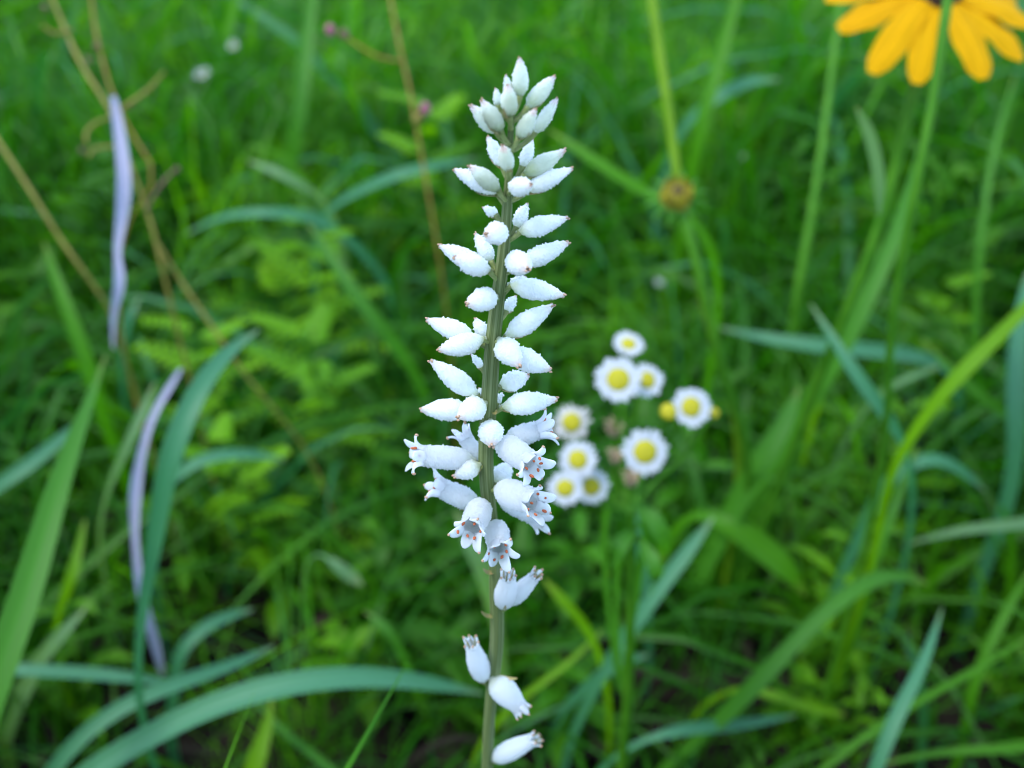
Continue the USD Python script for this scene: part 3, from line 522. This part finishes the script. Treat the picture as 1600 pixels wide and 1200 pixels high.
blade('broad lance leaf right below the fleabane plant', 'green_blade', [(1100, 806, .51, 20), (1140, 820, .5, 44), (1190, 856, .5, 54), (1228, 890, .5, 40), (1258, 930, .505, 4)])
blade('pale broad leaf just behind the lowest open flower', 'pale_blade', [(778, 985, .43, 20), (766, 925, .415, 36), (742, 860, .405, 38), (712, 800, .405, 4)])
blade('thin yellow brown stem of grass by the foot of the spike', 'lime_blade', [(795, 1110, .43, 12), (835, 1076, .425, 13), (885, 1038, .425, 12), (940, 985, .43, 4)])
blade('short lime leaf just right of the withered flowers', 'lime_blade', [(930, 1010, .42, 14), (908, 972, .41, 20), (880, 940, .405, 21), (850, 905, .405, 4)])
blade('small pale oval leaf in the dark gap', 'pale_blade', [(508, 870, .475, 6), (530, 886, .47, 22), (548, 900, .47, 25), (566, 914, .47, 4)])
blade('small green blade arching beside the reddish dead leaf', 'mid_blade', [(648, 1075, .48, 14), (628, 1022, .465, 17), (605, 985, .46, 16), (570, 955, .465, 3)])
blade('upright green blade under the bottom arching blade', 'lime_blade', [(380, 1260, .40, 40), (400, 1190, .40, 36), (415, 1140, .405, 24), (425, 1090, .41, 4)])
blade('thin twisted blade hanging below the widest bottom blade', 'mid_blade', [(560, 1240, .42, 16), (490, 1180, .42, 16), (440, 1140, .42, 12), (390, 1085, .43, 3)])
blade('narrow blade slanting past the fleabane stem', 'blue_blade', [(1012, 960, .5, 16), (1005, 880, .49, 20), (990, 810, .485, 16), (975, 750, .49, 3)])
blade('dark narrow blade above the arched blue one at the edge', 'green_blade', [(1640, 700, .52, 24), (1560, 640, .51, 26), (1500, 590, .515, 18), (1440, 530, .53, 3)])
blade('thin blade leaning over the long arching lower one', 'mid_blade', [(1340, 980, .47, 12), (1365, 890, .455, 14), (1395, 800, .45, 14), (1432, 700, .46, 3)])
blade('green blade curving out beside the dark gap', 'green_blade', [(1500, 1180, .46, 16), (1520, 1080, .45, 20), (1560, 980, .45, 20), (1610, 890, .46, 4)])
blade('lime blade edge standing along the wide leaning green one', 'lime_blade', [(1275, 640, .57, 12), (1305, 540, .54, 18), (1345, 430, .53, 20), (1375, 350, .535, 14), (1395, 270, .55, 3)])
blade('tall thin blade behind the coneflower stalk', 'mid_blade', [(1515, 560, .7, 10), (1530, 400, .67, 14), (1550, 250, .67, 12), (1585, 120, .69, 3)])
blade('tall soft green blade near the top edge', 'mid_blade', [(450, 300, .9, 22), (465, 190, .86, 28), (478, 80, .86, 26), (492, -40, .88, 10)])
blade('tall green blade slanting left of the coneflower', 'green_blade', [(1075, 300, .75, 22), (1100, 180, .72, 26), (1130, 70, .72, 24), (1160, -40, .73, 10)])
for lab, pts, wv in (('lavender dry leaf hanging in a ribbon from the tan stalk', [(177, 150, .425, 10), (183, 185, .423, 18), (189, 225, .42, 22), (194, 285, .418, 25), (189, 350, .42, 19), (184, 400, .42, 13), (187, 435, .42, 19), (179, 485, .425, 11), (177, 545, .43, 4)], .05),
                     ('lavender dry blade curving down beside the glaucous blade', [(283, 576, .43, 5), (262, 610, .425, 13), (240, 650, .42, 14), (221, 712, .418, 15), (212, 770, .418, 20), (212, 850, .42, 13), (222, 930, .425, 17), (238, 990, .435, 17), (254, 1055, .45, 8)], .05)):
    blade(lab, 'dry_leaf', pts, 'dry_leaf', 'dry leaf', root=False, wave=wv * 3, group='lavender grey dry leaves', fold=.5)
blade('small red brown dead leaf lying in the undergrowth', 'litter_look', [(482, 985, .56, 8), (500, 972, .555, 30), (522, 968, .555, 34), (540, 962, .56, 8)], 'dead_leaf', 'dead leaf', False, .1, None)

# small pale flowers far back
for lab, x, y, d, r in (('small blurred white flower nearest the hanging lavender leaf', 316, 116, .95, .0085), ('small blurred white flower further up from its twin', 364, 72, 1.0, .0075), ('tiny pale flower between the bud and the coneflower', 1168, 246, .9, .006), ('tiny lilac flower above the fleabane heads', 1032, 442, .75, .005)):
    t = thing('small_pale_flower', lab, 'wildflower', 'small pale flowers far back in the grass'); c = at(x, y, d); n = unit([0, -.6, 1])
    obj('petals', rays(c, n, r * .1, r, 16, int(x), -.3, .15), 'ray_white', t, kind='stuff'); obj('disc', dome(c, n, r * .3, r * .2, 2), 'disc_yellow' if x < 1000 else 'ray_white', t)
    obj('stem', tube(np.array([[*(c - n * .002), .0008], [*(c + [.004, .01, -c[2] * .5]), .001], [c[0] + .006, c[1] + .015, 0, .0011]]), 12, 6), 'stem_green', t)

# ------------------------------------------------------------------ leafy weeds
def leaflet(o, d, L, W, up, rows=8, droop=.25):
    p = [np.append(o, W * .15), np.append(o + d * L * .3 + up * L * .05, W * .85), np.append(o + d * L * .6 + up * L * .02, W), np.append(o + d * L * .88 - up * L * droop * .5, W * .5), np.append(o + d * L - up * L * droop, W * .06)]
    return ribbon(np.array(p), rows, face=up, fold=.3, cols=3)
def weed_mesh(seed, h, L, W, n, pinnate, rows=8):
    rg = np.random.default_rng(seed); lean = rg.uniform(-.25, .25, 2)
    top = np.array([lean[0] * h, lean[1] * h, h]); mid = top * .5 + [lean[1] * h * .15, 0, 0]
    stem = tube(np.array([[0, 0, 0, .0014], [*mid, .0012], [*top, .0005]]), 10, 6)
    axis = spline(np.array([[0, 0, 0], mid, top]), 40); out = []
    for i in range(n):
        s = .25 + .75 * i / (n - 1); o = axis[int(s * 39)]; a = i * 2.4 + rg.uniform(-.4, .4)
        d = unit([math.cos(a), math.sin(a), rg.uniform(.15, .7)]); up = unit(np.array([0, 0, 1.0]) - d * d[2]); ll = L * (1.1 - .6 * s) * rg.uniform(.8, 1.2)
        if not pinnate: out.append(leaflet(o, d, ll, W * (1.1 - .5 * s), up, rows))
        else:
            side = np.cross(d, up); m = 7; sub = []
            for j in range(m):
                q = o + d * ll * (.15 + .85 * j / (m - 1)) - up * ll * .15 * (j / m) ** 2
                for sg in (-1, 1):
                    sub.append(leaflet(q, unit(side * sg + d * .6), ll * .36 * (1.1 - .6 * j / m), W * .45, up, rows))
            v, f = join([x[0] for x in sub]); out.append(((v, f), np.vstack([x[1] for x in sub])))
    return stem, out
WEEDS = [  # photo x, y of the top, distance, leaf length, width, leaves, ferny, look, label
    (470, 400, .78, .06, .011, 14, 1, 'fern_look', 'bright yellow green ferny weed under the arched blue green blade'), (365, 370, .85, .055, .011, 12, 1, 'fern_look', 'ferny weed left of the arched blue green blade'),
    (545, 520, .70, .055, .011, 13, 1, 'fern_look', 'ferny weed beside the dark slanting blade near the spike'), (330, 500, .72, .055, .010, 13, 1, 'fern_look', 'ferny weed between the tan dry stalks'),
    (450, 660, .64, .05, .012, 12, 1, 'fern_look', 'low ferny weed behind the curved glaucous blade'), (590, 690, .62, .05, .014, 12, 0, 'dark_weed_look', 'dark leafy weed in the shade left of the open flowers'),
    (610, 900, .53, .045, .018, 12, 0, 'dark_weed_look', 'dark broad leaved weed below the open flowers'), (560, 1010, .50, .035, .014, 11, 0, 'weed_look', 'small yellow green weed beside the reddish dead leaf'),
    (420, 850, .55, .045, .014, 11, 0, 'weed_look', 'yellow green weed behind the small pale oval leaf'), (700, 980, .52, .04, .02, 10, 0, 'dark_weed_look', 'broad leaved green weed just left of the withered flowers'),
    (900, 860, .52, .045, .014, 12, 0, 'green_blade', 'leafy green weed under the fleabane heads'), (1250, 1110, .48, .03, .012, 10, 0, 'weed_look', 'bright lime weed under the long arching blade'),
    (900, 1130, .48, .04, .016, 11, 0, 'green_blade', 'leafy green weed near the bottom by the flower stem'), (905, 60, 1.1, .06, .016, 12, 0, 'weed_look', 'yellow green leafy weed near the top edge above the spike'),
    (1060, 730, .55, .05, .014, 12, 0, 'green_blade', 'leafy weed behind the rightmost fleabane head'), (650, 150, 1.0, .07, .014, 13, 1, 'fern_look', 'soft ferny weed behind the reddish stalk')]
for k, (x, y, d, L, W, n, fern, look, lab) in enumerate(WEEDS):
    if fern: d *= .84
    top = at(x, y, d); base = np.array([top[0], top[1] + .01, 0]); h = max(.05, top[2])
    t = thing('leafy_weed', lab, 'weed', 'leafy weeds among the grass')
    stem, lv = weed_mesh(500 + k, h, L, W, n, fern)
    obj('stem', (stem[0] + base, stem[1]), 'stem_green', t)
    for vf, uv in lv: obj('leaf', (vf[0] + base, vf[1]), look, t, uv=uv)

# ------------------------------------------------------------------ the uncounted grass
def tuft(seed, n, h0, h1, w0, w1, spread, lean, rows=8, cols=3):
    rg = np.random.default_rng(seed); out, uvs = [], []
    for i in range(n):
        a = rg.uniform(0, 6.283); h = rg.uniform(h0, h1); b = np.array([*(rg.normal(0, spread, 2)), 0]); le = h * rg.uniform(.1, lean); w = rg.uniform(w0, w1)
        e = np.array([math.cos(a), math.sin(a), 0]); up = np.array([0, 0, h]); dr = rg.uniform(0, .45) * lean
        pts = [np.append(b, w * .6), np.append(b + up * .4 + e * le * .2, w), np.append(b + up * .75 + e * le * .55, w * .9), np.append(b + up * (.98 - dr * .25) + e * le * .95, w * .6), np.append(b + up * (1.0 - dr * .8) + e * le * 1.35, w * .05)]
        fa = a + math.pi + rg.uniform(-1.3, 1.3)
        vf, uv = ribbon(np.array(pts), rows, face=unit([math.cos(fa), math.sin(fa), .8]), fold=.3, cols=cols); out.append(vf); uvs.append(uv)
    return join(out), np.vstack(uvs)
def weed_clump(seed, fern):
    stem, lv = weed_mesh(seed, .12, .05, .013, 11, fern, 4)
    return join([stem] + [x[0] for x in lv]), np.vstack([np.zeros((len(stem[0]), 2))] + [x[1] for x in lv])
def litter(seed):
    rg = np.random.default_rng(seed); out, uvs = [], []
    for i in range(7):
        a = rg.uniform(0, 6.283); L = rg.uniform(.04, .14); e = np.array([math.cos(a), math.sin(a), 0]) * L; b = np.array([*rg.normal(0, .03, 2), rg.uniform(.004, .02)])
        vf, uv = ribbon(np.array([[*b, .002], [*(b + e * .5 + [0, 0, rg.uniform(.002, .02)]), .004], [*(b + e), .001]]), 7, face=np.array([0, 0, 1.0]), cols=3); out.append(vf); uvs.append(uv)
    return join(out), np.vstack(uvs)
def scatter(name, label, cat, protos, mat, count, far, smin, smax, clear=.72, seed=1, near_bias=1.6, thin=0.0):
    samples = [vf[0][:: max(1, len(vf[0]) // 60)] for vf, uv in protos]; made, n0, VV, FF, UU = 0, 0, [], [], []
    rg = np.random.default_rng(seed)
    while made < count:
        y = -.15 + (far + .15) * rg.random() ** near_bias; x = rg.uniform(-1, 1) * (.62 * max(y, 0) + .55)
        k = rg.integers(len(protos)); a = rg.uniform(0, 6.283); s = rg.uniform(smin, smax)
        ca, sa = math.cos(a), math.sin(a)
        for tr in range(3):
            v = samples[k] * s; q = np.stack([v[:, 0] * ca - v[:, 1] * sa + x, v[:, 0] * sa + v[:, 1] * ca + y, v[:, 2]], 1) - EYE
            d = q @ FWD; dd = np.maximum(d, 1e-3); px = 800 + F * q[:, 0] / dd; py = 600 - F * (q @ UPV) / dd
            gd = np.array([ground_depth(t) for t in py]); lim = np.minimum(.72, gd * np.clip(clear + (py - 600) * .00032, clear, .84))
            bad = ((d > .0) & (d < lim) & (px > -150) & (px < 1750) & (py > -150) & (py < 1320)).any() or (np.linalg.norm(q, axis=1) < .12).any()
            if not bad: break
            s *= .62
        if bad or (thin and rg.random() < thin * np.clip((1.15 - y) / .5, 0, 1)): continue
        (v, f), uv = protos[k]; v = v * [s, s, s * rg.uniform(.85, 1.15)]
        VV.append(np.stack([v[:, 0] * ca - v[:, 1] * sa + x, v[:, 0] * sa + v[:, 1] * ca + y, v[:, 2] - .004], 1)); FF.append(f + n0); UU.append(uv); n0 += len(v); made += 1
    obj(name, (np.vstack(VV), np.vstack(FF)), mat, uv=np.vstack(UU), label=label, cat=cat, kind='stuff')
scatter('grass', 'dense green meadow grass filling the whole background', 'grass', [tuft(20 + i, 9, .10, .28, .004, .009, .016, .75) for i in range(8)], 'grass_look', 3000, 4.5, .6, 1.3, seed=3, clear=.66, thin=.3)
scatter('fine_grass', 'fine thin grass growing between the broader blades', 'grass', [tuft(40 + i, 16, .08, .24, .0015, .0035, .018, .6, 6, 2) for i in range(6)], 'fine_grass_look', 2800, 4.5, .6, 1.35, seed=4, clear=.66, thin=.6)
scatter('broad_grass', 'scattered broad blue green blades among the meadow grass', 'grass', [tuft(140 + i, 3, .14, .30, .007, .011, .02, 1.35) for i in range(8)], 'blue_grass_look', 420, 3.0, .6, 1.2, seed=9, clear=.66)
scatter('arching_grass', 'long arching blades crossing each other low in the meadow', 'grass', [tuft(160 + i, 5, .07, .17, .0035, .0075, .025, 2.3) for i in range(9)], 'arching_look', 1700, 1.7, .6, 1.35, seed=12, clear=.66, near_bias=1.15)
scatter('ground_cover', 'low leafy green undergrowth among the grass', 'undergrowth', [weed_clump(60 + i, i % 2) for i in range(6)], 'cover_look', 1500, 3.5, .6, 1.5, seed=5, clear=.66, thin=.6)
scatter('grass_litter', 'dry brown grass litter on the soil', 'litter', [litter(80 + i) for i in range(5)], 'litter_look', 260, 2.5, .7, 1.3, seed=6, clear=.9)
